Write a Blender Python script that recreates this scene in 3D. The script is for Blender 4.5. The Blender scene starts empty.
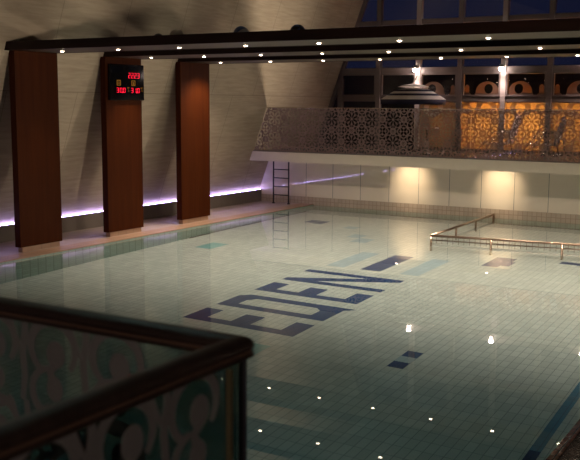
import bpy, bmesh, math, random
from mathutils import Vector, Matrix
from mathutils.geometry import tessellate_polygon
random.seed(4)
scn = bpy.context.scene
COL = scn.collection
PI = math.pi

# ------------------------------------------------------------------ materials
def nt(name):
    m = bpy.data.materials.new(name); m.use_nodes = True
    t = m.node_tree; t.nodes.clear()
    out = t.nodes.new('ShaderNodeOutputMaterial')
    return m, t, out
def N(t, typ, **kw):
    n = t.nodes.new(typ)
    for k, v in kw.items():
        if k in n.inputs: n.inputs[k].default_value = v
        else: setattr(n, k, v)
    return n
def L(t, a, b): t.links.new(a, b)
def math_(t, op, a, b=None, c=None):
    n = t.nodes.new('ShaderNodeMath'); n.operation = op
    for i, v in enumerate((a, b, c)):
        if v is None: continue
        if isinstance(v, (int, float)): n.inputs[i].default_value = v
        else: t.links.new(v, n.inputs[i])
    return n.outputs[0]
def rgb(c): return (c[0], c[1], c[2], 1.0)
def mixc(t, fac, a, b):
    n = t.nodes.new('ShaderNodeMix'); n.data_type = 'RGBA'
    if isinstance(fac, (int, float)): n.inputs[0].default_value = fac
    else: t.links.new(fac, n.inputs[0])
    for s, v in ((6, a), (7, b)):
        if isinstance(v, tuple): n.inputs[s].default_value = rgb(v)
        else: t.links.new(v, n.inputs[s])
    return n.outputs[2]

def plain(name, col, rough=.5, metal=0., noise=.12, scale=6., spec=.5, bump=0.):
    """principled with a gentle procedural variation of the base colour"""
    m, t, out = nt(name)
    p = N(t, 'ShaderNodeBsdfPrincipled', Roughness=rough, Metallic=metal)
    p.inputs['Specular IOR Level'].default_value = spec
    tc = N(t, 'ShaderNodeTexCoord')
    nz = N(t, 'ShaderNodeTexNoise', Scale=scale, Detail=4.)
    L(t, tc.outputs['Object'], nz.inputs['Vector'])
    hi = tuple(min(1, c*(1+noise)) for c in col); lo = tuple(c*(1-noise) for c in col)
    L(t, mixc(t, nz.outputs['Fac'], lo, hi), p.inputs['Base Color'])
    if bump:
        b = N(t, 'ShaderNodeBump', Strength=bump, Distance=.01); L(t, nz.outputs['Fac'], b.inputs['Height']); L(t, b.outputs[0], p.inputs['Normal'])
    L(t, p.outputs[0], out.inputs[0]); return m

def wood(name, dark, light, axis='Z', rough=.45, scale=1., spec=.5):
    m, t, out = nt(name)
    p = N(t, 'ShaderNodeBsdfPrincipled', Roughness=rough); p.inputs['Specular IOR Level'].default_value = spec
    tc = N(t, 'ShaderNodeTexCoord'); mp = N(t, 'ShaderNodeMapping')
    s = [9*scale, 9*scale, 9*scale]; s['XYZ'.index(axis)] = .55*scale
    mp.inputs['Scale'].default_value = s
    L(t, tc.outputs['Object'], mp.inputs[0])
    nz = N(t, 'ShaderNodeTexNoise', Scale=1.6, Detail=6., Roughness=.62, Distortion=.4)
    L(t, mp.outputs[0], nz.inputs['Vector'])
    cr = N(t, 'ShaderNodeValToRGB'); cr.color_ramp.elements[0].position = .3; cr.color_ramp.elements[1].position = .72
    cr.color_ramp.elements[0].color = rgb(dark); cr.color_ramp.elements[1].color = rgb(light)
    L(t, nz.outputs['Fac'], cr.inputs[0]); L(t, cr.outputs[0], p.inputs['Base Color'])
    b = N(t, 'ShaderNodeBump', Strength=.15, Distance=.004); L(t, nz.outputs['Fac'], b.inputs['Height']); L(t, b.outputs[0], p.inputs['Normal'])
    L(t, p.outputs[0], out.inputs[0]); return m

def tiles(name, col, grout, size, mortar=.012, rough=.35, plane='XY', vary=.08, sizeh=None, off=(0, 0)):
    m, t, out = nt(name)
    p = N(t, 'ShaderNodeBsdfPrincipled', Roughness=rough)
    tc = N(t, 'ShaderNodeTexCoord'); sp = N(t, 'ShaderNodeSeparateXYZ'); L(t, tc.outputs['Object'], sp.inputs[0])
    a, b = sp.outputs['XYZ'.index(plane[0])], sp.outputs['XYZ'.index(plane[1])]
    cb = N(t, 'ShaderNodeCombineXYZ')
    L(t, math_(t, 'SUBTRACT', a, off[0]), cb.inputs[0]); L(t, math_(t, 'SUBTRACT', b, off[1]), cb.inputs[1])
    br = N(t, 'ShaderNodeTexBrick', Scale=1.)
    br.offset = 0.; br.squash = 1.
    br.inputs['Mortar Size'].default_value = mortar*.5; br.inputs['Mortar Smooth'].default_value = .15
    br.inputs['Brick Width'].default_value = size; br.inputs['Row Height'].default_value = sizeh or size
    br.inputs['Color1'].default_value = rgb(tuple(c*(1-vary) for c in col)); br.inputs['Color2'].default_value = rgb(tuple(min(1, c*(1+vary)) for c in col))
    br.inputs['Mortar'].default_value = rgb(grout)
    L(t, cb.outputs[0], br.inputs['Vector']); L(t, br.outputs['Color'], p.inputs['Base Color'])
    L(t, p.outputs[0], out.inputs[0]); return m

def emit(name, col, strength, sampled=True):
    m, t, out = nt(name)
    e = N(t, 'ShaderNodeEmission', Color=rgb(col), Strength=strength); L(t, e.outputs[0], out.inputs[0])
    if not sampled: m.cycles.emission_sampling = 'NONE'
    return m

def glazing(name, tint=(.9, .93, .92), gloss=1., rough=.0):
    """thin pane: clear transmission with Fresnel reflection"""
    m, t, out = nt(name)
    tr = N(t, 'ShaderNodeBsdfTransparent', Color=rgb(tint)); gl = N(t, 'ShaderNodeBsdfGlossy', Roughness=rough)
    fr = N(t, 'ShaderNodeFresnel', IOR=1.45)
    ge = N(t, 'ShaderNodeNewGeometry')
    mx = N(t, 'ShaderNodeMixShader'); L(t, math_(t, 'MULTIPLY', math_(t, 'MULTIPLY', fr.outputs[0], math_(t, 'SUBTRACT', 1., ge.outputs['Backfacing'])), gloss), mx.inputs[0])
    L(t, tr.outputs[0], mx.inputs[1]); L(t, gl.outputs[0], mx.inputs[2]); L(t, mx.outputs[0], out.inputs[0]); return m

def film(name, col, trans=.3, translucent=.3):
    """frosted or printed film: part diffuse, part translucent, part clear"""
    m, t, out = nt(name)
    d = N(t, 'ShaderNodeBsdfDiffuse', Color=rgb(col)); tl = N(t, 'ShaderNodeBsdfTranslucent', Color=rgb(col))
    tr = N(t, 'ShaderNodeBsdfTransparent')
    a = N(t, 'ShaderNodeMixShader', Fac=translucent); L(t, d.outputs[0], a.inputs[1]); L(t, tl.outputs[0], a.inputs[2])
    b = N(t, 'ShaderNodeMixShader', Fac=trans); L(t, a.outputs[0], b.inputs[1]); L(t, tr.outputs[0], b.inputs[2])
    L(t, b.outputs[0], out.inputs[0]); return m

def lace(name, col, period, z0):
    """clear glass printed with a grey lace pattern of rosettes"""
    m, t, out = nt(name)
    tc = N(t, 'ShaderNodeTexCoord'); sp = N(t, 'ShaderNodeSeparateXYZ'); L(t, tc.outputs['Object'], sp.inputs[0])
    def cell(v, o): return math_(t, 'SUBTRACT', math_(t, 'FRACT', math_(t, 'ADD', math_(t, 'DIVIDE', v, period), o)), .5)
    def rosette(ox, oz, R, petals):
        u, w = cell(sp.outputs[0], ox), cell(math_(t, 'SUBTRACT', sp.outputs[2], z0), oz)
        r = math_(t, 'SQRT', math_(t, 'ADD', math_(t, 'MULTIPLY', u, u), math_(t, 'MULTIPLY', w, w)))
        th = math_(t, 'ARCTAN2', w, u)
        c = math_(t, 'COSINE', math_(t, 'MULTIPLY', th, float(petals)))
        rim = math_(t, 'COMPARE', r, math_(t, 'MULTIPLY_ADD', c, .035*R/.4, R), .026)
        pet = math_(t, 'COMPARE', r, math_(t, 'MULTIPLY_ADD', c, -.09*R/.4, R*.62), .026)
        spoke = math_(t, 'MULTIPLY', math_(t, 'GREATER_THAN', c, .78), math_(t, 'LESS_THAN', r, R*.75))
        core = math_(t, 'LESS_THAN', r, R*.13)
        return math_(t, 'MAXIMUM', math_(t, 'MAXIMUM', rim, pet), math_(t, 'MAXIMUM', spoke, core))
    a = rosette(0., 0., .40, 8); b = rosette(.5, .5, .26, 4)
    c = rosette(.5, 0., .13, 4); d = rosette(0., .5, .13, 4)
    mask = math_(t, 'MAXIMUM', math_(t, 'MAXIMUM', a, b), math_(t, 'MAXIMUM', c, d))
    mask = math_(t, 'MULTIPLY', mask, .93)
    di = N(t, 'ShaderNodeBsdfDiffuse', Color=rgb(col)); tl = N(t, 'ShaderNodeBsdfTranslucent', Color=rgb(col))
    f = N(t, 'ShaderNodeMixShader', Fac=.10); L(t, di.outputs[0], f.inputs[1]); L(t, tl.outputs[0], f.inputs[2])
    tr = N(t, 'ShaderNodeBsdfTransparent', Color=(.86, .86, .86, 1)); gl = N(t, 'ShaderNodeBsdfGlossy', Roughness=.02)
    fr = N(t, 'ShaderNodeFresnel', IOR=1.45)
    ge = N(t, 'ShaderNodeNewGeometry')
    g = N(t, 'ShaderNodeMixShader'); L(t, math_(t, 'MULTIPLY', fr.outputs[0], math_(t, 'SUBTRACT', 1., ge.outputs['Backfacing'])), g.inputs[0]); L(t, tr.outputs[0], g.inputs[1]); L(t, gl.outputs[0], g.inputs[2])
    mx = N(t, 'ShaderNodeMixShader'); L(t, mask, mx.inputs[0]); L(t, g.outputs[0], mx.inputs[1]); L(t, f.outputs[0], mx.inputs[2])
    L(t, mx.outputs[0], out.inputs[0]); return m

def stone_wall(name, dark, light):
    m, t, out = nt(name)
    p = N(t, 'ShaderNodeBsdfPrincipled', Roughness=.75)
    tc = N(t, 'ShaderNodeTexCoord'); sp = N(t, 'ShaderNodeSeparateXYZ'); L(t, tc.outputs['Object'], sp.inputs[0])
    mp = N(t, 'ShaderNodeMapping'); mp.inputs['Scale'].default_value = (1, 1.1, 12); L(t, tc.outputs['Object'], mp.inputs[0])
    nz = N(t, 'ShaderNodeTexNoise', Scale=1.4, Detail=5., Roughness=.6, Distortion=.25); L(t, mp.outputs[0], nz.inputs['Vector'])
    cr = N(t, 'ShaderNodeValToRGB'); cr.color_ramp.elements[0].position = .25; cr.color_ramp.elements[1].position = .75
    cr.color_ramp.elements[0].color = rgb(dark); cr.color_ramp.elements[1].color = rgb(light); L(t, nz.outputs['Fac'], cr.inputs[0])
    cb = N(t, 'ShaderNodeCombineXYZ'); L(t, sp.outputs[1], cb.inputs[0]); L(t, sp.outputs[2], cb.inputs[1])
    br = N(t, 'ShaderNodeTexBrick', Scale=1.); br.offset = .5
    br.inputs['Brick Width'].default_value = 1.9; br.inputs['Row Height'].default_value = 3.1
    br.inputs['Mortar Size'].default_value = .008; br.inputs['Mortar Smooth'].default_value = .3
    L(t, cb.outputs[0], br.inputs['Vector'])
    L(t, mixc(t, math_(t, 'MULTIPLY', br.outputs['Fac'], .55), cr.outputs[0], tuple(c*.35 for c in dark)), p.inputs['Base Color'])
    b = N(t, 'ShaderNodeBump', Strength=.2, Distance=.01); L(t, nz.outputs['Fac'], b.inputs['Height']); L(t, b.outputs[0], p.inputs['Normal'])
    L(t, p.outputs[0], out.inputs[0]); return m

def water_mat():
    m, t, out = nt('pool_water')
    g = N(t, 'ShaderNodeBsdfGlass', IOR=1.333, Roughness=0.)
    L(t, g.outputs[0], out.inputs['Surface'])
    va = N(t, 'ShaderNodeVolumeAbsorption', Color=(.22, .78, .88, 1), Density=.06)
    L(t, va.outputs[0], out.inputs['Volume'])
    return m

M = {}
M['wall'] = stone_wall('striated_stone', (.36, .29, .215), (.51, .425, .325))
M['wallbase'] = plain('stone_plinth', (.17, .14, .12), .7)
M['pool'] = tiles('pale_pool_tile', (.68, .635, .59), (.36, .345, .325), .1165, .010, sizeh=.2333, off=(-4.92, 10.79))
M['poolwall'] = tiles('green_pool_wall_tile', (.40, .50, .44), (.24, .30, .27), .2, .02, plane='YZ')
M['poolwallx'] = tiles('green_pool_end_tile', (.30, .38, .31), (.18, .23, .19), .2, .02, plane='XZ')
M['navy'] = tiles('navy_tile', (.003, .032, .15), (.008, .045, .14), .1165, .010, sizeh=.2333, off=(-4.92, 10.79))
M['sky'] = tiles('light_blue_tile', (.43, .49, .54), (.33, .38, .42), .1165, .010, sizeh=.2333, off=(-4.92, 10.79))
M['teal'] = tiles('teal_tile', (.26, .47, .47), (.2, .34, .34), .1165, .010, sizeh=.2333, off=(-4.92, 10.79))
M['blue'] = tiles('mid_blue_tile', (.04, .20, .34), (.03, .12, .2), .1165, .010, sizeh=.2333, off=(-4.92, 10.79))
M['deck'] = tiles('sandy_deck_tile', (.36, .28, .26), (.22, .17, .16), .3, .01, .4)
M['coping'] = tiles('terracotta_coping', (.34, .21, .14), (.22, .14, .10), .25, .012, .4)
M['redtile'] = tiles('red_edge_tile', (.20, .055, .035), (.05, .03, .025), .12, .012, .12)
M['brown'] = tiles('dark_deck_tile', (.075, .05, .035), (.03, .02, .016), .3, .012, .3)
def wet(name, col):
    m, t, out = nt(name)
    p = N(t, 'ShaderNodeBsdfPrincipled', Roughness=.07)
    tc = N(t, 'ShaderNodeTexCoord')
    n1 = N(t, 'ShaderNodeTexNoise', Scale=26., Detail=3.); L(t, tc.outputs['Object'], n1.inputs['Vector'])
    n2 = N(t, 'ShaderNodeTexNoise', Scale=3., Detail=3.); L(t, tc.outputs['Object'], n2.inputs['Vector'])
    L(t, mixc(t, n2.outputs['Fac'], tuple(c*.6 for c in col), tuple(c*1.4 for c in col)), p.inputs['Base Color'])
    b = N(t, 'ShaderNodeBump', Strength=.6, Distance=.02); L(t, n1.outputs['Fac'], b.inputs['Height']); L(t, b.outputs[0], p.inputs['Normal'])
    L(t, p.outputs[0], out.inputs[0]); return m
M['wetdeck'] = wet('wet_brown_deck', (.055, .028, .018))
M['band'] = tiles('mosaic_band', (.48, .39, .31), (.34, .25, .20), .12, .014, .35, plane='XZ')
M['panel'] = plain('glossy_white_panel', (.80, .71, .60), .025, noise=.03, spec=.6)
M['joint'] = plain('dark_joint', (.16, .15, .14), .7)
M['white'] = plain('white_render', (.72, .64, .52), .6, noise=.05)
M['dark'] = plain('dark_ceiling_paint', (.05, .045, .04), .8)
M['wallgrey'] = plain('warm_grey_plaster', (.20, .17, .14), .8)
M['column'] = wood('red_brown_veneer', (.033, .0066, .0011), (.054, .0120, .0020), 'Z', .5, .6, spec=.05)
M['beam'] = wood('dark_beam_veneer', (.010, .0045, .003), (.020, .008, .005), 'X', .5, spec=.15)
M['under'] = plain('pale_soffit_board', (.085, .055, .030), .55, noise=.06)
M['rail'] = wood('dark_handrail_wood', (.020, .012, .009), (.042, .025, .018), 'X', .38, 3, spec=.35)
M['railinset'] = wood('red_handrail_groove', (.08, .042, .028), (.13, .070, .045), 'X', .35, 3)
M['frame'] = plain('brown_grey_frame', (.20, .165, .155), .45, noise=.06)
M['column_clad'] = plain('pale_mullion_cladding', (.55, .48, .46), .5, noise=.05)
M['metal'] = plain('brushed_metal', (.62, .56, .50), .22, 1., noise=.05)
M['poolrail'] = plain('aged_bronze_rail', (.42, .30, .23), .3, 1., noise=.08)
M['chrome'] = plain('chrome', (.85, .82, .8), .12, 1., noise=.02)
M['litedge'] = plain('lit_glass_edge', (.75, .46, .26), .45, 0., noise=.05)
M['ladder'] = plain('dark_steel', (.03, .025, .03), .4, .3)
M['black'] = plain('gloss_black', (.004, .004, .005), .05, noise=0., spec=.3)
M['bezel'] = plain('lamp_bezel', (.25, .22, .19), .4, .6)
M['water'] = water_mat()
M['glass'] = glazing('window_glass', (.82, .84, .86))
M['nearglass'] = glazing('railing_glass', (.62, .66, .64), 1.)
M['lace'] = lace('lace_printed_glass', (.34, .245, .225), .60, 1.60)
M['scroll'] = film('scroll_film', (.25, .225, .21), .10, .35)
M['frost'] = film('frosted_motif_film', (.33, .24, .19), .10, .75)
M['frostpane'] = film('frosted_pane_film', (.80, .76, .70), .04, .75)
M['lamp'] = emit('lamp_lens', (1, .76, .55), 28, False)
M['lampw'] = emit('spot_lens', (1, .80, .70), 60, False)
M['cool'] = emit('cool_fill_lens', (.6, 1, .95), 12, False)
M['led'] = emit('violet_led', (.50, .39, 1.0), 32)
M['red'] = emit('red_digits', (1, .010, .040), 3.2)
M['amber'] = emit('amber_digits', (1, .42, .06), .22)
M['cushion'] = film('pale_woven_sling', (.88, .78, .76), 0., .55)
M['cushiong'] = film('grey_woven_sling', (.50, .46, .47), 0., .5)
M['terrace'] = plain('terrace_paving', (.10, .085, .07), .8)
M['orangewall'] = plain('ochre_terrace_wall', (.42, .22, .08), .8)

# ------------------------------------------------------------------ mesh helpers
def box(bm, x0, x1, y0, y1, z0, z1, mi=0):
    vs = [bm.verts.new((x, y, z)) for x in (x0, x1) for y in (y0, y1) for z in (z0, z1)]
    for f in ((0, 1, 3, 2), (4, 6, 7, 5), (0, 4, 5, 1), (2, 3, 7, 6), (0, 2, 6, 4), (1, 5, 7, 3)):
        bm.faces.new([vs[i] for i in f]).material_index = mi
def tube(bm, pts, r, seg=10, cap=True):
    rings = []
    n = len(pts); P = [Vector(p) for p in pts]
    rr = r if isinstance(r, (list, tuple)) else [r]*n
    up = None
    for i in range(n):
        d = (P[min(i+1, n-1)] - P[max(i-1, 0)]).normalized()
        if up is None:
            up = Vector((0, 0, 1)) if abs(d.z) < .9 else Vector((1, 0, 0))
        s = d.cross(up).normalized(); up = s.cross(d).normalized()
        rings.append([bm.verts.new(P[i] + rr[i]*(math.cos(a)*s + math.sin(a)*up)) for a in (2*PI*k/seg for k in range(seg))])
    for a, b in zip(rings, rings[1:]):
        for k in range(seg): bm.faces.new((a[k], a[(k+1) % seg], b[(k+1) % seg], b[k])).smooth = True
    if cap: bm.faces.new(rings[0][::-1]); bm.faces.new(rings[-1])
def lathe(bm, prof, c=(0, 0, 0), seg=24, mat=None):
    rings = []
    for (r, z) in prof:
        rings.append([bm.verts.new((c[0]+r*math.cos(2*PI*k/seg), c[1]+r*math.sin(2*PI*k/seg), c[2]+z)) for k in range(seg)] if r > 1e-6 else [bm.verts.new((c[0], c[1], c[2]+z))])
    for i, (a, b) in enumerate(zip(rings, rings[1:])):
        for k in range(seg):
            k2 = (k+1) % seg
            vs = [a[k % len(a)], a[k2 % len(a)], b[k2 % len(b)], b[k % len(b)]]
            vs = list(dict.fromkeys(vs))
            if len(vs) > 2:
                f = bm.faces.new(vs); f.smooth = True
                if mat: f.material_index = mat(i, k)
def prism(bm, loops, to3, thick):
    """extrude a flat polygon (first loop outer, the rest holes); to3(u, v, w) maps to 3D, w in 0..thick"""
    tris = tessellate_polygon([[Vector((u, v, 0)) for u, v in lp] for lp in loops])
    flat = [p for lp in loops for p in lp]
    a = [bm.verts.new(to3(u, v, 0)) for u, v in flat]; b = [bm.verts.new(to3(u, v, thick)) for u, v in flat]
    for t in tris:
        try: bm.faces.new([a[i] for i in t]); bm.faces.new([b[i] for i in reversed(t)])
        except ValueError: pass
    o = 0
    for lp in loops:
        n = len(lp)
        for i in range(n):
            j = (i+1) % n
            try: bm.faces.new((a[o+i], a[o+j], b[o+j], b[o+i]))
            except ValueError: pass
        o += n
def obj(name, bm, mat, parent=None, bevel=0., label=None, seg=2):
    bmesh.ops.recalc_face_normals(bm, faces=bm.faces)
    me = bpy.data.meshes.new(name); bm.to_mesh(me); bm.free()
    for m in (mat if isinstance(mat, (list, tuple)) else [mat]): me.materials.append(m)
    o = bpy.data.objects.new(name, me); COL.objects.link(o)
    if parent is not None:
        o.parent = parent; o.matrix_parent_inverse = Matrix.Translation(-parent.location)
    if bevel:
        b = o.modifiers.new('bevel', 'BEVEL'); b.width = bevel; b.segments = seg; b.limit_method = 'ANGLE'
    if label: o['label'] = label
    return o
def boxo(name, dims, mat, parent=None, bevel=0., label=None):
    bm = bmesh.new(); box(bm, *dims); return obj(name, bm, mat, parent, bevel, label)
def tag(o, label, cat, group=None, kind=None):
    o['label'] = label; o['category'] = cat
    if group: o['group'] = group
    if kind: o['kind'] = kind
    return o
def thing(name, label, cat, loc=(0, 0, 0), group=None):
    o = bpy.data.objects.new(name, None); COL.objects.link(o); o.location = loc; o.empty_display_size = .1
    return tag(o, label, cat, group)
def struct(o, label=None):
    o['kind'] = 'structure'
    if label: o['label'] = label
    return o
def spot(name, loc, power, col, angle, blend=.6, target=None, radius=.04, parent=None):
    d = bpy.data.lights.new(name, 'SPOT'); d.energy = power; d.color = col; d.spot_size = math.radians(angle); d.spot_blend = blend
    d.shadow_soft_size = radius
    o = bpy.data.objects.new(name, d); COL.objects.link(o); o.location = loc
    if target is not None: o.rotation_euler = (Vector(target)-Vector(loc)).to_track_quat('-Z', 'Y').to_euler()
    d.cycles.is_caustics_light = True
    if parent is not None:
        o.parent = parent; o.matrix_parent_inverse = Matrix.Translation(-parent.location)
    return o

# ------------------------------------------------------------------ key measures (metres, water surface at z = 0)
XP, XR = -12.80, -1.83          # pool edges
YN, YF = 3.0, 22.80             # pool ends
DECK = .03
def zfl(y): return -(1.8 - .07*(y-11.0))
KW = .365; XW, ZW = -14.63, .404            # foot of the leaning wall
def xwall(z): return XW + KW*(z-ZW)
YWIN = 25.45; YB = 21.75; ZB0, ZB1 = 1.29, 1.555
ZC = 7.2; XE = 3.6; YK = -5.0

# ------------------------------------------------------------------ setting: pool basin
bm = bmesh.new()
ys = [YN, 8, 13, 18, YF]
for a, b in zip(ys, ys[1:]):
    bm.faces.new([bm.verts.new(p) for p in ((XP-.1, a, zfl(a)), (XR+.1, a, zfl(a)), (XR+.1, b, zfl(b)), (XP-.1, b, zfl(b)))])
bmesh.ops.remove_doubles(bm, verts=bm.verts, dist=1e-4)
pool_floor = struct(obj('pool_floor', bm, M['pool']), 'pale tiled pool floor sloping deeper towards the viewer')
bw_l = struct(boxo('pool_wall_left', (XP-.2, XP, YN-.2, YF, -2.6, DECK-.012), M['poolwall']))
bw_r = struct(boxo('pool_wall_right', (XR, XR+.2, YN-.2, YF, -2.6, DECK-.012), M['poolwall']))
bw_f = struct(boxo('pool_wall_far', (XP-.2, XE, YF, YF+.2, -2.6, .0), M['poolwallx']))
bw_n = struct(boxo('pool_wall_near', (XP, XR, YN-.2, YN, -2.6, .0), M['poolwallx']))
bm = bmesh.new()
bm.faces.new([bm.verts.new(p) for p in ((XP+.001, YN+.001, 0), (XR-.001, YN+.001, 0), (XR-.001, YF-.001, 0), (XP+.001, YF-.001, 0))])
for f in bm.faces: f.smooth = True
water = obj('pool_water', bm, M['water'])
tag(water, 'still clear water filling the tiled swimming pool', 'water', kind='stuff')
water.cycles.is_caustics_caster = True

def zline(name, x0, x1, y0, y1, h):
    bm = bmesh.new()
    v = [bm.verts.new(p) for p in ((x0, y0, zfl(y0)), (x1, y0, zfl(y0)), (x1, y1, zfl(y1)), (x0, y1, zfl(y1)), (x0, y0, zfl(y0)+h), (x1, y0, zfl(y0)+h), (x1, y1, zfl(y1)+h), (x0, y1, zfl(y1)+h))]
    for q in ((0, 1, 2, 3), (4, 5, 6, 7), (0, 1, 5, 4), (1, 2, 6, 5), (2, 3, 7, 6), (3, 0, 4, 7)): bm.faces.new([v[i] for i in q])
    return struct(obj(name, bm, M['joint']))
zline('trim_31', XP, XP+.03, 16.9, YF-.4, .06)
zline('trim_32', -10.4, -8.5, YF-.03, YF, .07)
zline('trim_33', -7.3, XR, YF-.03, YF, .07)
# decks
struct(boxo('floor_deck_left', (XW-.3, XP-.42, YN-8, YF+.2, -.3, DECK), M['deck']), 'sandy tiled deck along the leaning wall')
struct(boxo('coping_left', (XP-.42, XP+.006, YN-8, YF+.2, DECK-.012-.001, DECK+.004), M['coping']), 'terracotta edge strip along the left side of the pool')
struct(boxo('coping_right', (XR-.02, XR+.06, YN-8, YF, DECK-.012, DECK+.012), M['redtile'], bevel=.006), 'red tile edge along the right side of the pool')
struct(boxo('floor_deck_right', (XR+.06, XE, YN-8, YF+.2, -.3, DECK), M['wetdeck']), 'dark brown wet deck right of the pool')
struct(boxo('floor_near', (XP, XR, YN-8, YN-.2, -.3, DECK), M['deck']))

# ------------------------------------------------------------------ setting: walls
def leaning(name, z0, z1, y0, y1, t, mat):
    bm = bmesh.new()
    a = [(xwall(z0), z0), (xwall(z1), z1), (xwall(z1)-t, z1), (xwall(z0)-t, z0)]
    f = [bm.verts.new((x, y0, z)) for x, z in a]; g = [bm.verts.new((x, y1, z)) for x, z in a]
    bm.faces.new(f); bm.faces.new(g[::-1])
    for i in range(4): bm.faces.new((f[i], f[(i+1) % 4], g[(i+1) % 4], g[i]))
    return obj(name, bm, mat)
struct(leaning('wall_left', ZW-.03, ZC, YK, YWIN, .3, M['wall']), 'leaning wall of pale striated stone behind the wooden columns')
struct(boxo('baseboard_left', (XW-.3, XW+.06, YK, YF, DECK, ZW-.035), M['wallbase'], bevel=.004), 'low stone plinth under the violet light line')
# far wall below the balcony: glossy panels, joints, mosaic band
bm = bmesh.new(); box(bm, XW-.4, XE, YF, YF+.2, .237, ZB0)
wf = struct(obj('wall_far', bm, M['panel']), 'glossy pale panel wall under the balcony')
struct(boxo('trim_1', (XW-.4, XE, YF-.006, YF, 0.0, .237), M['band']), 'pinkish mosaic band at the foot of the far wall')
bm = bmesh.new()
for k in range(16): box(bm, -13.05+.87*k-.006, -13.05+.87*k+.006, YF-.002, YF+.001, .24, ZB0)
struct(obj('trim_2', bm, M['joint']), 'thin joints between the far wall panels')
# balcony slab with pale fascia
bm = bmesh.new()
a = [(xwall(ZB0)+.0, ZB0), (XE, ZB0), (XE, ZB1), (xwall(ZB1)+.0, ZB1)]
f = [bm.verts.new((x, YB, z)) for x, z in a]; g = [bm.verts.new((x, YWIN+.1, z)) for x, z in a]
bm.faces.new(f); bm.faces.new(g[::-1])
for i in range(4): bm.faces.new((f[i], f[(i+1) % 4], g[(i+1) % 4], g[i]))
struct(obj('balcony_slab', bm, M['white']), 'white edged balcony slab over the far end of the pool')
struct(boxo('floor_balcony', (xwall(ZB1)+.02, XE, YB+.08, YWIN-.1, ZB1, ZB1+.006), M['brown']))
struct(boxo('wall_right', (XE, XE+.2, YK, YWIN+.2, -.3, ZC), M['wallgrey']))
struct(boxo('wall_back', (XW-.5, XE+.2, YK-.2, YK, -.3, ZC), M['wallgrey']))
struct(boxo('ceiling', (xwall(ZC)-.35, XE+.2, YK-.2, YWIN+.2, ZC, ZC+.15), M['dark']))

# ------------------------------------------------------------------ window wall on the balcony
XM = [-8.19+1.29*k for k in range(-4, 10)]
def xw(z): return xwall(z)
def wtrim(name, dims, mat=M['frame'], label=None, bevel=.008): return struct(boxo(name, dims, mat, bevel=bevel), label)
# horizontal transoms (cut along the leaning wall) and vertical mullions
for i, (z0, z1) in enumerate(((ZB1, ZB1+.08), (3.80, 3.97), (5.22, 5.36), (6.7, 6.82))):
    wtrim(f'trim_{3+i}', (xw(z0)-.05, XE, YWIN-.06, YWIN+.06, z0, z1))
bm = bmesh.new()   # slanted end frame following the leaning wall
za, zb = ZB1, ZC
for (y0, y1) in ((YWIN-.07, YWIN+.07),):
    v = [bm.verts.new((x, y, z)) for (x, z) in ((xw(za)-.02, za), (xw(za)+.10, za), (xw(zb)+.10, zb), (xw(zb)-.02, zb)) for y in (y0, y1)]
    for q in ((0, 2, 4, 6), (1, 7, 5, 3), (0, 1, 3, 2), (2, 3, 5, 4), (4, 5, 7, 6), (6, 7, 1, 0)): bm.faces.new([v[i] for i in q])
struct(obj('trim_7', bm, M['frame'], bevel=.006), 'slanted window frame against the leaning wall')
for i, x in enumerate(XM):
    w = .075
    lit = i in (2, 4, 6)
    z0 = ZB1
    if x < xw(ZB1): continue
    zt = min(ZC, ZW+(x-.09-XW)/KW)
    wtrim(f'trim_{8+i}', (x-w, x+w, YWIN-.09, YWIN+.07, z0, zt), M['column_clad'] if lit else M['frame'])

def arc(cx, cz, rx, rz, a0, a1, n=20): return [(cx+rx*math.cos(math.radians(a0+(a1-a0)*k/n)), cz+rz*math.sin(math.radians(a0+(a1-a0)*k/n))) for k in range(n+1)]
def motif(flip, W, lit):
    """snail-like arch with a round eye, and a small lobe beside it; u from the pane's left, v from its sill"""
    big = [(.06, .0)] + arc(.40, .10, .34, .29, 180, 25) + [(.72, .12), (.66, .0)]
    big = [(.04, .0)] + arc(.40, .08, .34, .30, 175, 0) + [(.77, .0)]
    eye = arc(.36, .17, .125, .135, 0, 342, 19)
    lobe = [(.90, .0)] + arc(1.0, .20, .06, .09, 200, -20, 10) + [(1.10, .03), (1.12, .0)]
    lobe = [(.86, .0), (.93, .06)] + arc(1.0, .20, .065, .09, 200, -20, 10) + [(1.07, .06), (1.10, .0)]
    f = (lambda p: (W-p[0], p[1])) if flip else (lambda p: p)
    return [[list(map(f, big)), list(map(f, eye))], [list(map(f, lobe))]]
bays = [(xw(ZB1)+.10, XM[0], 0)]
bays = []
prev = None
for i, (x0, x1) in enumerate(zip([-13.42]+XM[1:-1], XM[1:])):
    bays.append((x0+.075, x1-.075, i))
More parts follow.
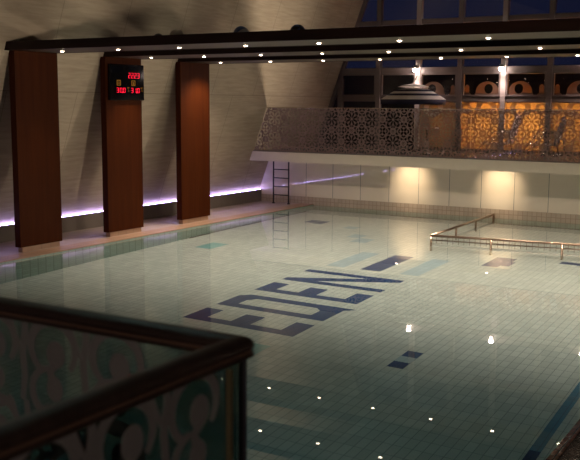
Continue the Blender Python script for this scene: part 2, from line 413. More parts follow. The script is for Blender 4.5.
for (x0, x1, i) in bays:
    W = x1-x0
    win = bpy.data.objects.new(f'window_{i+1}', None); COL.objects.link(win); win.location = (x0, YWIN, ZB1); struct(win, None)
    bm = bmesh.new()
    # opening sash 3.12..3.80 with its frame, sill band 2.97..3.12
    e = .055
    box(bm, x0, x1, YWIN-.05, YWIN+.05, 2.97, 3.13)
    box(bm, x0, x0+e, YWIN-.075, YWIN+.04, 3.13, 3.80); box(bm, x1-e, x1, YWIN-.075, YWIN+.04, 3.13, 3.80)
    box(bm, x0+e, x1-e, YWIN-.075, YWIN+.04, 3.13, 3.175); box(bm, x0+e, x1-e, YWIN-.075, YWIN+.04, 3.755, 3.80)
    obj('window_frame', bm, M['frame'], win, .006)
    boxo('window_pane', (x0+e, x1-e, YWIN-.006, YWIN+.006, 3.175, 3.755), M['glass'], win)
    boxo('lower_pane', (x0, x1, YWIN-.006, YWIN+.006, ZB1+.08, 2.97), M['glass'], win)
    zt = 5.22
    if x0 < xw(3.97): x0u = x0
    bm = bmesh.new()
    for (z0, z1) in ((3.97, 5.22), (5.36, 6.7)):
        p = [(max(x0, xw(z0)+.08), z0), (x1, z0), (x1, z1), (max(x0, min(xw(z1)+.08, x1-.02)), z1)]
        prism(bm, [p], lambda u, v, w: (u, YWIN-.006+w, v), .012)
    obj('upper_pane', bm, M['glass'], win)
    if i >= 2:
        bm = bmesh.new()
        box(bm, x0+.01, x1-.01, YWIN+.008, YWIN+.012, ZB1+.09, 2.96)
        obj('frosted_pane_film', bm, M['frostpane'], win)
    if i >= 2:
        flip = (i % 2 == 1)
        bm = bmesh.new()
        for lp in motif(flip, W, False): prism(bm, lp, lambda u, v, w: (x0+u, YWIN-.014+w, 3.175+v), .006)
        obj('frosted_motif', bm, M['frost'], win)
        bm = bmesh.new(); f_ = (lambda u: W-u) if flip else (lambda u: u)
        for (cu, r1, r2) in ((.42, .30, .15), (1.02, .17, .08)):
            prism(bm, [arc(f_(cu), 2.80, r1, r1*.9, 0, 350, 28), arc(f_(cu), 2.80, r2, r2*.9, 0, 345, 20)], lambda u, v, w: (x0+u, YWIN-.012+w, min(v, 2.965)), .004)
        obj('lower_frosted_motif', bm, M['frostpane'], win)

# terrace beyond the glass, lit by warm lamps
struct(boxo('floor_terrace', (-16, XE+1, YWIN+.1, YWIN+6, ZB1-.4, ZB1-.06), M['terrace']))
struct(boxo('wall_terrace', (-9.45, XE+1, YWIN+1.7, YWIN+1.9, ZB1-.06, 2.9), M['orangewall']), 'low ochre wall beyond the balcony windows')
struct(boxo('wall_outside', (-22, XE+6, YWIN+5.6, YWIN+5.9, ZB1-.4, 4.22), M['dark']), 'dark boundary wall far beyond the windows')
struct(boxo('light_baffle', (-9.52, -9.44, YWIN+.1, YWIN+1.7, ZB1-.06, 2.95), M['orangewall']))  # added unseen partition that blocks lamp light from the neighbouring bay
for x, e in ((-10.1, 10), (-8.75, 80), (-7.5, 80), (-6.0, 28), (-4.2, 50)):
    g = thing('terrace_lamp', 'warm lamp on the terrace behind the frosted window', 'lamp', (x, YWIN+.62, ZB1-.06), 'terrace lamps')
    bm = bmesh.new(); lathe(bm, [(.0, 0), (.09, 0), (.09, .03), (.025, .05), (.025, .45), (0, .45)], (x, YWIN+.62, ZB1-.06), 14); obj('lamp_post', bm, M['ladder'], g)
    bm = bmesh.new(); lathe(bm, [(0, 0), (.07, .0), (.10, .08), (.10, .22), (.06, .29), (0, .29)], (x, YWIN+.62, ZB1+.39), 14); obj('lamp_shade', bm, emit('warm_shade', (1, .36, .05), 4, False) if 'ws' not in M else M['ws'], g)
    M.setdefault('ws', bpy.data.materials['warm_shade'])
    d = bpy.data.lights.new('terrace_bulb', 'POINT'); d.energy = e; d.color = (1, .36, .05); d.shadow_soft_size = .12
    o = bpy.data.objects.new('terrace_bulb', d); COL.objects.link(o); o.location = (x, YWIN+.62, ZB1+.85)
    o.parent = g; o.matrix_parent_inverse = Matrix.Translation(-g.location)

# spot lamps on the mullion cladding
for x, lab in ((XM[2], 'round spot lamp on the pale mullion above the striped parasol'), (XM[4], 'round spot lamp on the pale mullion right of the striped parasol'), (XM[6], 'round spot lamp on the rightmost pale mullion')):
    g = thing('spot_lamp', lab, 'lamp', (x, YWIN-.09, 3.93), 'spot lamps on the window mullions')
    bm = bmesh.new(); box(bm, x-.03, x+.03, YWIN-.25, YWIN-.09, 3.95, 3.99); obj('bracket', bm, M['bezel'], g)
    bm = bmesh.new(); tube(bm, [(x, YWIN-.28, 4.02), (x, YWIN-.28, 3.93)], [.05, .065], 14); obj('lamp_housing', bm, M['bezel'], g)
    bm = bmesh.new(); lathe(bm, [(0, -.10), (.04, -.088), (.068, -.05), (.068, -.02), (.05, 0), (0, 0)], (x, YWIN-.28, 3.93), 16); obj('lamp_lens', bm, M['lampw'], g)
    spot('spot_bulb', (x, YWIN-.28, 3.80), 58, (1, .74, .66), 160, .5, (x-.1, YWIN-1.4, 2.2), .03, g)

# ------------------------------------------------------------------ balcony balustrade
bal = thing('glass_balustrade', 'long glass balustrade with grey lace print along the balcony edge', 'balustrade', (-6, YB+.04, ZB1))
zt = 2.79
x0 = xwall(ZB1)+.0
edges = [None]+[-12.3+1.5*k for k in range(11)]
for a, b in zip(edges, edges[1:]):
    bm = bmesh.new()
    if a is None: p = [(xwall(ZB1)+.02, ZB1), (b-.006, ZB1), (b-.006, zt-.02), (xwall(zt)+.02, zt-.02)]
    else: p = [(a+.006, ZB1), (b-.006, ZB1), (b-.006, zt-.02), (a+.006, zt-.02)]
    prism(bm, [p], lambda u, v, w: (u, YB+.035+w, v), .012)
    obj('glass_panel', bm, M['lace'], bal)
boxo('top_rail', (xwall(zt)+.01, edges[-1], YB+.025, YB+.057, zt-.02, zt+.004), M['metal'], bal, .004)
boxo('base_channel', (xwall(ZB1)+.01, edges[-1], YB+.02, YB+.062, ZB1, ZB1+.03), M['frame'], bal, .003)

# ------------------------------------------------------------------ columns and beams
order = ['nearest', 'middle', 'farthest']
ordc = ['leftmost', 'middle', 'rightmost']
yc = [(12.20, 13.30), (14.67, 15.82), (17.22, 18.37)]
yb = [(12.08, 13.32), (14.74, 15.98), (17.27, 18.51)]
zb0, zb1 = 3.84, 3.995
XC = -13.25
for i in range(3):
    y0, y1 = yc[i]
    c = thing('wooden_column', f'{ordc[i]} of the three wide red-brown wooden columns by the leaning wall', 'column', ((2*XC-.16)/2, (y0+y1)/2, DECK), 'wooden columns')
    boxo('column_panel', (XC-.15, XC, y0, y1, DECK+.10, zb0), M['column'], c, .004)
    boxo('plinth', (XC-.13, XC-.02, y0+.06, y1-.06, DECK, DECK+.10), M['coping'], c, label='pale recessed plinth')
    y0, y1 = yb[i]
    xl = XC-.15
    b = thing('ceiling_beam', f'{order[i]} of the three dark wooden beams with downlights spanning the pool', 'beam', (xl, (y0+y1)/2, zb0), 'dark beams over the pool')
    boxo('fascia_board', (xl, XE, y0, y0+.04, zb0-.002, zb1), M['beam'], b, .003)
    boxo('fascia_board', (xl, XE, y1-.04, y1, zb0-.002, zb1), M['beam'], b, .003)
    boxo('end_board', (xl, xl+.04, y0+.04, y1-.04, zb0-.002, zb1), M['beam'], b, .003)
    boxo('soffit_panel', (xl+.04, XE, y0+.04, y1-.04, zb0+.004, zb0+.03), M['under'], b, label='pale underside panel')

FLOOD = (7600, 2400)
DL = ((150, 58), (275, 88), (340, 136))
row_light = {}
LX0, LDX = -12.586, 1.372
LY = [12.762, 15.362, 17.90]
ordn = ['first', 'second', 'third', 'fourth', 'fifth', 'sixth', 'seventh', 'eighth', 'ninth', 'tenth', 'eleventh']
proto = None
for i in range(3):
    for k in range(11):
        x, y = LX0+LDX*k, LY[i]
        lab = f'small round downlight in the {order[i]} dark beam, {ordn[k]} from the wooden columns'
        if proto is None:
            g = proto = thing('downlight', lab, 'downlight', (x, y, zb0+.004), 'beam downlights')
            bm = bmesh.new(); lathe(bm, [(.036, 0), (.058, 0), (.058, -.008), (.041, -.010), (.036, -.004), (.036, 0)], (x, y, zb0+.004), 16); obj('bezel', bm, M['bezel'], g)
            bm = bmesh.new(); lathe(bm, [(0, -.024), (.020, -.021), (.032, -.010), (.036, 0), (0, 0)], (x, y, zb0+.004), 14); obj('lens', bm, M['lamp'], g, label='glowing warm lens')
            spot('downlight_bulb', (x, y, zb0-.04), DL[0][0], (1, .82, .63), DL[0][1], 1., (x, y, 0), .05, g)
        else:
            g = proto.copy(); COL.objects.link(g); g.location = (x, y, zb0+.004); g['label'] = lab
            for ch in list(proto.children):
                c = ch.copy(); COL.objects.link(c); c.parent = g; c.matrix_parent_inverse = ch.matrix_parent_inverse.copy()
                if c.type == 'LIGHT':
                    if i not in row_light:
                        row_light[i] = ch.data.copy() if i else ch.data
                        row_light[i].energy = DL[i][0]; row_light[i].spot_size = math.radians(DL[i][1])
                    c.data = row_light[i]

# balls lying in the trough of the nearest beam
bx = [(-10.12, .10, 0), (-9.72, .13, 1), (-8.42, .13, 2), (-7.36, .125, 3)]
bl = ['small dark ball resting on the nearest beam, leftmost of four', 'marbled grey ball resting on the nearest beam beside a small dark ball',
      'blue and white ball resting on the nearest beam', 'dark blue ball with a pale band on the nearest beam, rightmost of four']
c_w = plain('ball_white', (.75, .68, .6), .45); c_b = plain('ball_blue', (.06, .10, .22), .4); c_d = plain('ball_dark', (.03, .03, .035), .4); c_m = plain('ball_marble', (.60, .52, .42), .5, noise=.5, scale=9)
for (x, r, s), lab in zip(bx, bl):
    bm = bmesh.new()
    prof = [(r*math.sin(PI*k/12), -r*math.cos(PI*k/12)) for k in range(13)]
    prof[0] = (0, -r); prof[-1] = (0, r)
    lathe(bm, prof, (0, 0, 0), 24, (lambda i_, k_: (k_//4) % 2) if s >= 2 else (lambda i_, k_: 0))
    o = obj('ball', bm, [[c_d, c_d], [c_m, c_m], [c_b, c_w], [c_b, c_d]][s])
    o.location = (x, 12.55, zb0+.03+r); o.rotation_euler = (.9, .35, 1.9 if s == 2 else .6)
    tag(o, lab, 'ball', 'balls on the beam')

# ------------------------------------------------------------------ digital display
SEG = {'0': 'abcdef', '1': 'bc', '2': 'abged', '3': 'abgcd', 'C': 'afed'}
dx = XC+.075
disp = thing('digital_display', 'black digital clock and temperature display fixed on the middle wooden column', 'display', (XC, 15.28, 3.0))
boxo('housing', (XC, dx, 14.73, 15.82, 2.94, 3.70), M['black'], disp, .012)
def digit(bm, ch, y, z, w, h, s):
    t = s
    for k in SEG[ch]:
        d = {'a': (0, w, h-t, h), 'd': (0, w, 0, t), 'g': (0, w, h/2-t/2, h/2+t/2), 'b': (w-t, w, h/2, h), 'c': (w-t, w, 0, h/2), 'f': (0, t, h/2, h), 'e': (0, t, 0, h/2)}[k]
        g = .004
        box(bm, dx-.001, dx+.004, y+d[0]+g, y+d[1]-g, z+d[2]+g, z+d[3]-g)
def number(name, txt, y, z, w, h, gap, mat, s=.0125):
    p = y
    for ch in txt:
        bm = bmesh.new()
        if ch == '.':
            box(bm, dx-.001, dx+.004, p-gap*.75, p-gap*.75+.016, z, z+.016); obj('decimal_point', bm, mat, disp); continue
        digit(bm, ch, p, z, w, h, s); p += w+gap
        obj(name, bm, mat, disp)
number('clock_digit', '2223', 15.30, 3.410, .066, .115, .032, M['red'])
number('temperature_digit', '30.0', 14.92, 3.100, .070, .105, .034, M['red'])
number('temperature_digit', '31.0', 15.38, 3.100, .070, .105, .034, M['red'])
for y in (15.255, 15.70):
    bm = bmesh.new(); lp = [arc(y+.012, 3.205, .012, .012, 0, 340, 14), arc(y+.012, 3.205, .006, .006, 0, 340, 14)]
    prism(bm, lp, lambda u, v, w: (dx-.001+w, u, v), .005); digit(bm, 'C', y+.032, 3.130, .052, .09, .014)
    obj('unit_symbol', bm, M['amber'], disp)
for y, wave in ((14.93, True), (15.40, False)):
    bm = bmesh.new()
    a, b, z0, z1, t = y, y+.12, 3.250, 3.365, .014
    for d in ((a, b, z0, z0+t), (a, b, z1-t, z1), (a, a+t, z0, z1), (b-t, b, z0, z1)): box(bm, dx-.001, dx+.004, *d)
    if wave:
        for q in (.035, .065): box(bm, dx-.001, dx+.004, a+.03, b-.03, z0+q, z0+q+.012)
    else:
        box(bm, dx-.001, dx+.004, y+.05, y+.07, z0+.035, z1-.03); box(bm, dx-.001, dx+.004, y+.04, y+.08, z0+.025, z0+.05)
    obj('icon', bm, M['amber'], disp)

# ------------------------------------------------------------------ violet light line along the foot of the leaning wall
zl = ZW-.03
segs = [(4.0, 13.52), (13.60, 14.12), (14.18, 14.30), (14.38, 18.9), (18.9, YF-.02)]
segs = [(YK+.2, 13.60), (13.66, 14.10), (14.14, 14.32), (14.42, 16.30), (16.35, YF-.02)]
nms = ['before the leftmost column', 'longer dash right of the leftmost column', 'shortest dash right of the leftmost column', 'passing behind the middle column', 'running into the far corner']
for (a, b), n_ in zip(segs, nms):
    g = thing('light_strip', f'violet light strip along the leaning wall foot, {n_}', 'light strip', (XW+.01, (a+b)/2, zl-.005), 'violet light strips')
    boxo('strip_channel', (XW+.012, XW+.055, a, b, zl-.005, zl+.004), M['bezel'], g)
    boxo('strip_diffuser', (XW+.022, XW+.044, a+.01, b-.01, zl+.004, zl+.012), M['led'], g, label='glowing violet diffuser')

# ------------------------------------------------------------------ ladder under the balcony
lad = thing('ladder', 'dark steel ladder standing on the deck in the far corner under the balcony', 'ladder', (-13.66, 22.42, DECK))
for x in (-13.92, -13.41):
    bm = bmesh.new(); tube(bm, [(x, 22.42, DECK+.02), (x, 22.42, ZB0)], .022, 10); obj('side_rail', bm, M['ladder'], lad)
    bm = bmesh.new(); lathe(bm, [(0, 0), (.045, 0), (.045, .012), (.028, .03), (0, .03)], (x, 22.42, DECK), 12); obj('foot', bm, M['ladder'], lad)
for k in range(5):
    z = .28+.245*k
    if z < ZB0-.02:
        bm = bmesh.new(); tube(bm, [(-13.92, 22.42, z), (-13.41, 22.42, z)], .016, 8); obj('rung', bm, M['ladder'], lad)

# ------------------------------------------------------------------ handrail standing in the water
rail = thing('pool_rail', 'low metal handrail standing in the water at the far right, L-shaped', 'rail', (-7.34, 18.27, zfl(18.27)))
zr = .105
c0 = (-7.35, 18.27); c1 = (-7.40, 22.2); c2 = (-1.9, 18.95)
c2 = (-1.95, 18.98)
c1 = (-7.45, 22.72)
bm = bmesh.new(); tube(bm, [(c1[0], c1[1], zr), (c0[0], c0[1], zr)], .027, 12); obj('top_rail', bm, M['poolrail'], rail)
bm = bmesh.new(); tube(bm, [(c0[0], c0[1], zr), (c2[0], c2[1], zr)], .027, 12); obj('top_rail', bm, M['poolrail'], rail)
def lerp(a, b, t): return (a[0]+(b[0]-a[0])*t, a[1]+(b[1]-a[1])*t)
for a, b, ts in ((c0, c1, (0., .36, .68, 1.)), (c0, c2, (.235, .50, .75, 1.))):
    for t in ts:
        p = lerp(a, b, t)
        bm = bmesh.new(); tube(bm, [(p[0], p[1], zfl(p[1])), (p[0], p[1], zr)], .026, 10); obj('post', bm, M['poolrail'], rail)
bm = bmesh.new()
bm2 = bmesh.new()
tube(bm2, [(c0[0], c0[1], .012), (c2[0], c2[1], .012)], .012, 8); obj('lower_rail', bm2, M['poolrail'], rail)
for k in range(1, 46):
    p = lerp(c0, c2, k/46.)
    bm2 = bmesh.new(); tube(bm2, [(p[0], p[1], -.35), (p[0], p[1], zr)], .006, 6); obj('baluster', bm2, M['poolrail'], rail)
bm.free()

# ------------------------------------------------------------------ lettering and coloured tile inlays on the pool floor
def inlay(bm, loops): prism(bm, loops, lambda u, v, w: (u, v, zfl(v)-.002+w), .006)
XT, XB = -8.66, -6.64
lettering = thing('floor_lettering', 'dark blue tile lettering reading EDEN on the pool floor', 'lettering', ((XT+XB)/2, 13.2, zfl(13.2)))
def letE(y, w):
    s = .205
    return [[(XT, y), (XB, y), (XB, y+w), (-6.965, y+w), (-6.965, y+s), (-7.52, y+s), (-7.52, y+w-.02), (-7.88, y+w-.02), (-7.88, y+s), (-8.33, y+s), (-8.33, y+w), (XT, y+w)]]
y = 12.165; s = .205
D = [[(XT, y), (XB, y), (XB, y+.68), (XB+.17, y+.83), (XT+.17, y+.83), (XT, y+.68)], [(-8.36, y+s), (-8.36, y+.46), (-8.25, y+.62), (-7.09, y+.62), (-6.97, y+.5), (-6.97, y+s)]]
y = 14.25
NN = [[[(XT, y), (XB, y), (XB, y+.2), (XT, y+.2)]], [[(XT, y+.81), (XB, y+.81), (XB, y+1.02), (XT, y+1.02)]], [[(XT, y+.2), (XT, y+.0), (XB, y+.80), (XB, y+1.0)]]]
NN = [[[(XT, y), (XB, y), (XB, y+.2), (XT+.62, y+.2), (XB, y+.83), (XB, y+1.02), (XT, y+1.02), (XT, y+.82), (XB-.62, y+.82), (XT, y+.2)]]]
for nm, loops in (('letter_e', [letE(11.25, .66)]), ('letter_d', [D]), ('letter_e', [letE(13.32, .66)]), ('letter_n', NN)):
    bm = bmesh.new()
    for lp in loops: inlay(bm, lp)
    obj(nm, bm, M['navy'], lettering)
def stripe(x0, x1, y0, y1, mat, lab, group='tile stripes on the pool floor', name='tile_stripe'):
    bm = bmesh.new(); inlay(bm, [[(x0, y0), (x1, y0), (x1, y1), (x0, y1)]])
    return tag(obj(name, bm, M[mat]), lab, 'tile inlay', group)
stripe(-8.55, -8.15, 15.76, 17.41, 'sky', 'light blue tile stripe beyond the letter N, left of the dark stripe')
stripe(-7.80, -7.38, 15.77, 17.42, 'navy', 'dark blue tile stripe beyond the letter N, between two light blue ones')
stripe(-6.96, -6.58, 15.76, 17.43, 'sky', 'light blue tile stripe beyond the letter N, right of the dark stripe')
stripe(-4.92, -4.69, 10.79, 11.03, 'navy', 'dark blue tile square, nearer of two right of the lettering', 'tile squares')
stripe(-4.92, -4.69, 11.03, 11.26, 'sky', 'light blue tile square between two dark squares right of the lettering', 'tile squares')
stripe(-4.92, -4.69, 11.26, 11.50, 'navy', 'dark blue tile square, farther of two right of the lettering', 'tile squares')
bm = bmesh.new(); inlay(bm, [[(-5.88, 17.28), (-5.36, 17.40), (-5.36, 17.90), (-5.42, 17.90), (-5.42, 18.28), (-5.86, 18.28)]])
bm.free(); bm = bmesh.new(); inlay(bm, [[(-5.88, 17.28), (-5.55, 17.28), (-5.55, 17.46), (-5.38, 17.46), (-5.38, 17.92), (-5.46, 17.92), (-5.46, 18.28), (-5.88, 18.28)]])
tag(obj('tile_patch', bm, M['navy']), 'dark blue notched tile patch in front of the metal rail', 'tile inlay')
stripe(-4.60, -3.6, 18.22, 18.46, 'navy', 'dark blue tile patch under the metal rail at the right', 'tile patches', 'tile_patch')
stripe(-11.99, -11.55, 16.02, 16.72, 'teal', 'teal tile patch beside the left pool wall', 'tile patches', 'tile_patch')
stripe(-11.79, -11.53, 20.5, 20.95, 'navy', 'dark blue tile patch near the far left corner, left of a pair', 'far tile patches', 'tile_patch')
stripe(-11.50, -11.24, 20.42, 20.92, 'navy', 'dark blue tile patch near the far left corner, right of a pair', 'far tile patches', 'tile_patch')
stripe(-9.75, -9.40, 18.95, 19.40, 'sky', 'light blue tile patch beyond the stripes, left of a pair', 'far tile patches', 'tile_patch')
stripe(-9.40, -9.00, 18.42, 18.95, 'sky', 'light blue tile patch beyond the stripes, right of a pair', 'far tile patches', 'tile_patch')
stripe(-10.45, -10.1, 20.1, 20.45, 'sky', 'faint light blue tile patch nearest the far wall', 'far tile patches', 'tile_patch')
stripe(-7.05, -6.69, 9.9, 10.72, 'teal', 'teal tile patch right of the near railing corner', 'tile patches', 'tile_patch')
stripe(-2.555, -2.43, 9.26, 18.0, 'blue', 'blue tile lane line along the right pool edge', 'lane lines', 'lane_line')
stripe(-2.555, -2.43, 8.6, 9.26, 'navy', 'dark blue tile at the near end of the right lane line', 'tile patches', 'tile_patch')

# ------------------------------------------------------------------ balcony furniture
# striped parasol
ux, uy = -10.46, 24.36
par = thing('striped_parasol', 'navy and white striped parasol standing on the balcony before the left spot lamp', 'parasol', (ux, uy, ZB1))
bm = bmesh.new(); lathe(bm, [(0, .006), (.26, .006), (.26, .05), (.05, .07), (.05, .25), (0, .25)], (ux, uy, ZB1), 20); obj('base', bm, M['ladder'], par)
bm = bmesh.new(); tube(bm, [(ux, uy, ZB1+.05), (ux, uy, 3.42)], .02, 10); obj('pole', bm, M['metal'], par)
c_wh = plain('parasol_white', (.90, .86, .82), .8); c_nv = plain('parasol_navy', (.018, .02, .055), .8)
bm = bmesh.new()
prof = [(.04, 3.37), (.46, 3.31), (.56, 3.255), (.66, 3.195), (.76, 3.135), (.86, 3.075), (.92, 3.03), (.925, 2.89), (.92, 2.89), (.915, 3.02), (.66, 3.185), (.46, 3.30), (.04, 3.36)]
lathe(bm, prof, (ux, uy, 0), 40, lambda i, k: (1 if i in (1, 3, 6) else 0) if i < 8 else 1)
can = obj('canopy', bm, [c_wh, c_nv], par)
bm = bmesh.new(); lathe(bm, [(.03, 3.47), (.30, 3.43), (.44, 3.385), (.43, 3.38), (.03, 3.46)], (ux, uy, 0), 24); obj('vent_cap', bm, c_wh, can)
bm = bmesh.new(); tube(bm, [(ux-.06, uy, 3.42), (ux+.02, uy, 3.54), (ux+.12, uy-.02, 3.72)], [.02, .014, .008], 8); obj('finial', bm, M['chrome'], par)
for k in range(8):
    a = 2*PI*k/8+.2
    bm = bmesh.new(); tube(bm, [(ux+.03*math.cos(a), uy+.03*math.sin(a), 3.345), (ux+.89*math.cos(a), uy+.89*math.sin(a), 3.01)], .008, 6); obj('rib', bm, M['metal'], par)
# small table under the parasol
tb = thing('side_table', 'small round table under the striped parasol', 'table', (-9.5, 23.1, ZB1))
bm = bmesh.new(); lathe(bm, [(0, .70), (.33, .70), (.34, .715), (.33, .73), (0, .73)], (-9.5, 23.1, ZB1), 24); obj('table_top', bm, M['column_clad'], tb)
bm = bmesh.new(); lathe(bm, [(0, 0), (.2, 0), (.2, .02), (.03, .04), (.025, .70), (0, .70)], (-9.5, 23.1, ZB1), 16); obj('pedestal', bm, M['metal'], tb)
# lounge chairs with tall rounded backs
def chair(x, y, cm, lab):
    c = thing('lounge_chair', lab, 'chair', (x, y, ZB1), 'balcony lounge chairs')
    bm = bmesh.new()
    # back shell: rounded slab leaning to the right
    pts = []
    n = 14
    outline = [(-.30, 0)] + arc(0, .48, .31, .30, 180, 0, n) + [(.30, 0)]
    th = .025
    prism(bm, [outline], lambda u, v, w: (x+.30+w+.28*v, y+u, ZB1+.30+v), th)
    obj('backrest', bm, cm, c, .008)
    bm = bmesh.new(); box(bm, x-.42, x+.32, y-.30, y+.30, ZB1+.28, ZB1+.32); obj('seat', bm, cm, c, .012)
    for sgn in (-1, 1):
        yy = y+sgn*.34
        bm = bmesh.new(); tube(bm, [(x-.55, yy, ZB1+.03), (x-.05, yy, ZB1+.62)], .02, 8); obj('front_leg', bm, M['chrome'], c)
        bm = bmesh.new(); tube(bm, [(x-.55, yy, ZB1+.02), (x+.60, yy, ZB1+.02)], .02, 8); obj('floor_runner', bm, M['chrome'], c)
        bm = bmesh.new(); tube(bm, [(x-.05, yy, ZB1+.62), (x+.42, yy, ZB1+.60)], .02, 8); obj('armrest', bm, M['chrome'], c)
    for xx in (x-.30, x+.25):
        bm = bmesh.new(); tube(bm, [(xx, y-.34, ZB1+.235 if xx > x else ZB1+.315), (xx, y+.34, ZB1+.235 if xx > x else ZB1+.315)], .012, 6); obj('crossbar', bm, M['chrome'], c)
    for sgn in (-1, 1):
        bm = bmesh.new(); tube(bm, [(x+.50, y+sgn*.34, ZB1+.02), (x+.38, y+sgn*.34, ZB1+.60)], .018, 8); obj('rear_leg', bm, M['chrome'], c)
chair(-7.95, 24.45, M['cushion'], 'pale woven lounge chair with chrome frame, left of two behind the lace balustrade')
chair(-6.72, 24.45, M['cushiong'], 'grey woven lounge chair with chrome frame, right of two behind the lace balustrade')

# recessed lamps under the balcony washing the far wall
for x, lab in ((-9.78, 'recessed lamp under the balcony washing the far wall, left of two'), (-7.32, 'recessed lamp under the balcony washing the far wall, right of two')):
    g = thing('wall_washer', lab, 'downlight', (x, YF-.85, ZB0), 'lamps under the balcony')
    bm = bmesh.new(); lathe(bm, [(.042, 0), (.065, 0), (.065, -.008), (.042, -.006), (.042, 0)], (x, YF-.85, ZB0), 16); obj('bezel', bm, M['bezel'], g)
    bm = bmesh.new(); lathe(bm, [(0, -.012), (.03, -.010), (.042, 0), (0, 0)], (x, YF-.85, ZB0), 14); obj('lens', bm, M['lamp'], g)
    spot('washer_bulb', (x, YF-.85, ZB0-.02), 80, (1, .76, .48), 84, 1., (x, YF, .85), .03, g)

# added lamp behind the gallery, out of view, to brighten the near railing
g = thing('wall_fill_lamp', 'added fill lamp high on the wall behind the gallery', 'lamp', (2.6, YK, 4.3), 'added fill lamps')
boxo('bracket', (2.56, 2.64, YK, YK+.10, 4.26, 4.34), M['bezel'], g)
boxo('lamp_housing', (2.42, 2.78, YK+.10, YK+.22, 4.17, 4.43), M['bezel'], g, .01)
boxo('lamp_lens', (2.45, 2.75, YK+.219, YK+.226, 4.20, 4.40), M['lamp'], g)
spot('wall_fill_bulb', (2.6, YK+.26, 4.3), 520, (1, .82, .72), 40, .8, (-1.4, 1.0, 2.2), .15, g)
# added cool fill lamp, out of view, to turn the near floor teal
g = thing('ceiling_fill_lamp', 'added cool fill lamp on the ceiling over the near end of the pool', 'fill light', (-5.5, 5.0, ZC))
boxo('lamp_body', (-6.2, -4.8, 4.85, 5.15, ZC-.10, ZC), M['bezel'], g, .01)
boxo('lamp_lens', (-6.15, -4.85, 4.9, 5.1, ZC-.115, ZC-.10), M['cool'], g)
spot('pool_fill_bulb', (-5.5, 5.0, ZC-.14), 190, (.16, .88, 1), 80, 1., (-5.2, 7.5, 0), .2, g)
# added flood lamps on the right wall, out of view, brightening the leaning wall
for (y, z), lab in (((22.6, 1.9), 'added flood lamp on the right wall near the balcony, out of view'), ((9.0, 3.2), 'added flood lamp on the right wall above the near deck, out of view')):
    far = y > 15
    g = thing('wall_fill_lamp', lab, 'lamp', (XE, y, z), 'added fill lamps')
    boxo('bracket', (XE-.10, XE, y-.04, y+.04, z-.04, z+.04), M['bezel'], g)
    bm = bmesh.new(); box(bm, XE-.22, XE-.10, y-.18, y+.18, z-.13, z+.13); obj('lamp_housing', bm, M['bezel'], g, .01)
    boxo('lamp_lens', (XE-.226, XE-.219, y-.15, y+.15, z-.10, z+.10), M['lamp'], g)
    spot('flood_fill_bulb', (XE-.26, y, z), FLOOD[0] if far else FLOOD[1], (1, .82, .62), 66 if far else 46, .8, (-13.6, 14.0, 3.4) if far else (-13.0, 12.0, 4.8), .15, g)

# ------------------------------------------------------------------ near railing: dark wood handrail over glass with scroll film
RZ = 2.412; RX, RY = -1.036, 1.538
nr = thing('glass_railing', 'dark wood handrail over scroll-printed glass, turning a corner in the foreground', 'railing', (RX, RY, 1.35))
def sweep(name, prof, mat, ext):
    """profile (offset outward, height) swept along the L with a mitred corner"""
    bm = bmesh.new()
    path = [((-6.5, RY), (0, 1)), ((RX, RY), (1, 1)), ((RX, -4.2), (1, 0))]
    # round the outer corner with a few stations
    st = [((-6.5, RY), (0, 1), 1.)]
    for a in range(0, 91, 15):
        st.append(((RX, RY), (math.sin(math.radians(a)), math.cos(math.radians(a))), None))
    st.append(((RX, -4.2), (1, 0), 1.))
    rings = []
    for (p, d, k) in st:
        ring = []
        for (o, h) in prof:
            if o >= 0 or k is not None: q = (p[0]+d[0]*o, p[1]+d[1]*o)
            else: q = (p[0]+o, p[1]+o)
            ring.append(bm.verts.new((q[0], q[1], RZ+h)))
        rings.append(ring)
    n = len(prof)
    for a, b in zip(rings, rings[1:]):
        for i in range(n):
            j = (i+1) % n
            vs = [a[i], a[j], b[j], b[i]]
            bm.faces.new(vs)
    bm.faces.new(rings[0]); bm.faces.new(rings[-1][::-1])
    bmesh.ops.remove_doubles(bm, verts=bm.verts, dist=1e-5)
    return obj(name, bm, mat, nr)
w = .031
cap = [(w*math.cos(t)*1.0, -.008+.016*math.sin(t)) for t in [PI*k/10 for k in range(11)]] + [(-w, -.013), (-w+.005, -.018), (w-.005, -.018), (w, -.013)]
sweep('handrail', cap, M['rail'], 0)
low = [(.030, -.022), (-.030, -.022), (-.030, -.040), (.030, -.040)]
sweep('handrail_groove', [(.026, -.018), (-.029, -.018), (-.029, -.024), (.026, -.024)], M['railinset'], 0)
sweep('lower_moulding', [(.030, -.024), (-.032, -.024), (-.032, -.032), (.030, -.032)], M['rail'], 0)
GZ0, GZ1 = 1.40, RZ-.032
boxo('glass_panel', (-6.4, RX-.01, RY-.005, RY+.005, GZ0, GZ1), M['nearglass'], nr)
boxo('glass_panel', (RX-.005, RX+.005, -4.1, RY+.005, GZ0, GZ1), M['nearglass'], nr)
boxo('corner_edge', (RX-.009, RX+.008, RY+.006, RY+.016, GZ0, GZ1), M['ladder'], nr, .002)
boxo('corner_glint', (RX-.022, RX-.011, RY-.020, RY-.008, GZ0, GZ1-.03), M['litedge'], nr, .002)  # warm strip painted as light caught on the corner glass edges
boxo('base_shoe', (-6.4, RX+.03, RY-.03, RY+.03, 1.35, GZ0+.02), M['rail'], nr)
boxo('base_shoe', (RX-.03, RX+.03, -4.1, RY-.03, 1.35, GZ0+.02), M['rail'], nr)
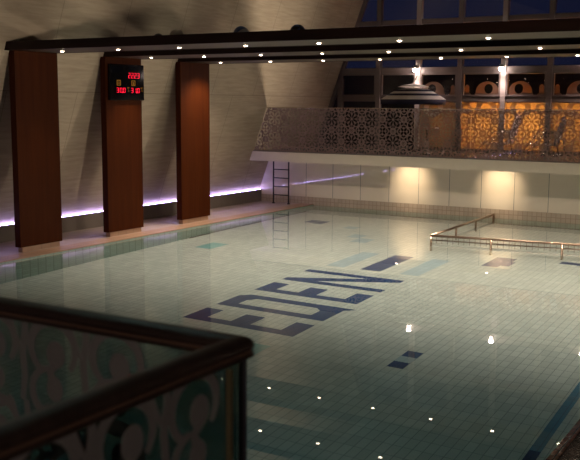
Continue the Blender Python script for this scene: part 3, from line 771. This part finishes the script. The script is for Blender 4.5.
def ribbon(bm, pts, wd, to3):
    n = len(pts); Lh = []; Rh = []
    for i in range(n):
        a = pts[max(i-1, 0)]; b = pts[min(i+1, n-1)]
        d = (b[0]-a[0], b[1]-a[1]); l = math.hypot(*d) or 1
        nx, ny = -d[1]/l, d[0]/l
        h = wd*(.5+.5*math.sin(PI*(i+.5)/n)**.5)*.5
        Lh.append((pts[i][0]+nx*h, pts[i][1]+ny*h)); Rh.append((pts[i][0]-nx*h, pts[i][1]-ny*h))
    A, B, C, D = [[bm.verts.new(to3(u, v, q)) for u, v in side] for side, q in ((Lh, 0.), (Rh, 0.), (Rh, .001), (Lh, .001))]
    for i in range(n-1):
        for P_, Q_ in ((A, B), (B, C), (C, D), (D, A)): bm.faces.new((P_[i], P_[i+1], Q_[i+1], Q_[i]))
    bm.faces.new((A[0], B[0], C[0], D[0])); bm.faces.new((A[-1], D[-1], C[-1], B[-1]))
def scrolls(bm, to3, start, count, pitch, top):
    for k in range(count):
        u = start+pitch*k
        A_, B_, C_, D_ = [(lambda u_, v_, w_, q=q: to3(u_, v_, w_+q)) for q in (0., .0013, .0026, .0039)]
        for lev in range(4):
            v = top-.075-.215*lev
            # arch over the upper disc, waist, arch round the lower disc
            ribbon(bm, arc(u, v, .072, .066, 222, -62, 26), .024, A_)
            ribbon(bm, arc(u+.004, v-.108, .066, .060, 78, -150, 24), .022, B_)
            prism(bm, [arc(u-.012, v-.012, .030, .034, 0, 345, 20)], C_, .001)
            prism(bm, [arc(u-.006, v-.098, .027, .031, 0, 345, 20)], C_, .001)
            ribbon(bm, [(u-.014, v-.036), (u+.008, v-.052), (u+.002, v-.070), (u-.010, v-.082)], .026, D_)
            # stem between neighbouring motifs
            x = u+pitch*.5
            ribbon(bm, [(x-.008, v+.075), (x-.012, v+.035), (x+.0, v-.02), (x-.006, v-.08), (x+.004, v-.14)], .022, C_)
            ribbon(bm, [(x+.040, v+.072), (x+.022, v+.025), (x+.004, v-.012)], .012, D_)
P = .198
bm = bmesh.new(); scrolls(bm, lambda u, v, w: (-u, RY-.0065-w, v), 1.369, 20, P, GZ1+.012); obj('scroll_film', bm, M['scroll'], nr)
bm = bmesh.new(); scrolls(bm, lambda u, v, w: (RX+.0065+w, -u, v), -1.372, 12, P, GZ1+.012); obj('scroll_film', bm, M['scroll'], nr)
# gallery floor the photographer stands on
struct(boxo('floor_gallery', (-6.6, XE, YK, 1.25, 1.15, 1.35), M['brown']), 'dark gallery floor behind the near railing')
struct(boxo('trim_30', (-6.6, RX+.06, 1.25, RY+.06, 1.15, 1.35), M['brown']))

# ------------------------------------------------------------------ caustics through the water
for o in bpy.data.objects:
    if o.type == 'MESH' and (o is pool_floor or o.name.startswith(('pool_wall', 'letter', 'tile_', 'lane'))): o.cycles.is_caustics_receiver = True

# ------------------------------------------------------------------ sky and camera
wd = bpy.data.worlds.new('dusk'); scn.world = wd; wd.use_nodes = True
t = wd.node_tree; t.nodes.clear()
o_ = t.nodes.new('ShaderNodeOutputWorld'); b_ = t.nodes.new('ShaderNodeBackground')
b_.inputs['Color'].default_value = (.16, .19, .55, 1); b_.inputs['Strength'].default_value = .05
L(t, b_.outputs[0], o_.inputs[0])

f_, p_, yaw_, roll_ = 914.9725, .1376, .5372, .0066
fw = Vector((-math.sin(yaw_)*math.cos(p_), math.cos(yaw_)*math.cos(p_), -math.sin(p_)))
r_ = Vector((math.cos(yaw_), math.sin(yaw_), 0)); u_ = r_.cross(fw)
rr = math.cos(roll_)*r_ + math.sin(roll_)*u_; uu = math.cos(roll_)*u_ - math.sin(roll_)*r_
cam = bpy.data.cameras.new('camera'); cam.sensor_width = 36.; cam.lens = 36.*f_/580.; cam.clip_start = .05; cam.clip_end = 200
co = bpy.data.objects.new('camera', cam); COL.objects.link(co)
mw = Matrix((( rr.x, uu.x, -fw.x, 0), (rr.y, uu.y, -fw.y, 0), (rr.z, uu.z, -fw.z, 2.9), (0, 0, 0, 1)))
co.matrix_world = mw
cam.dof.use_dof = True; cam.dof.focus_distance = 17.; cam.dof.aperture_fstop = 6.3
scn.camera = co
vs = scn.view_settings
scn.display_settings.display_device = 'sRGB'
vs.view_transform = 'Standard'; vs.look = 'None'; vs.exposure = 0.; vs.gamma = 1.; vs.use_curve_mapping = False
scn.cycles.use_denoising = True
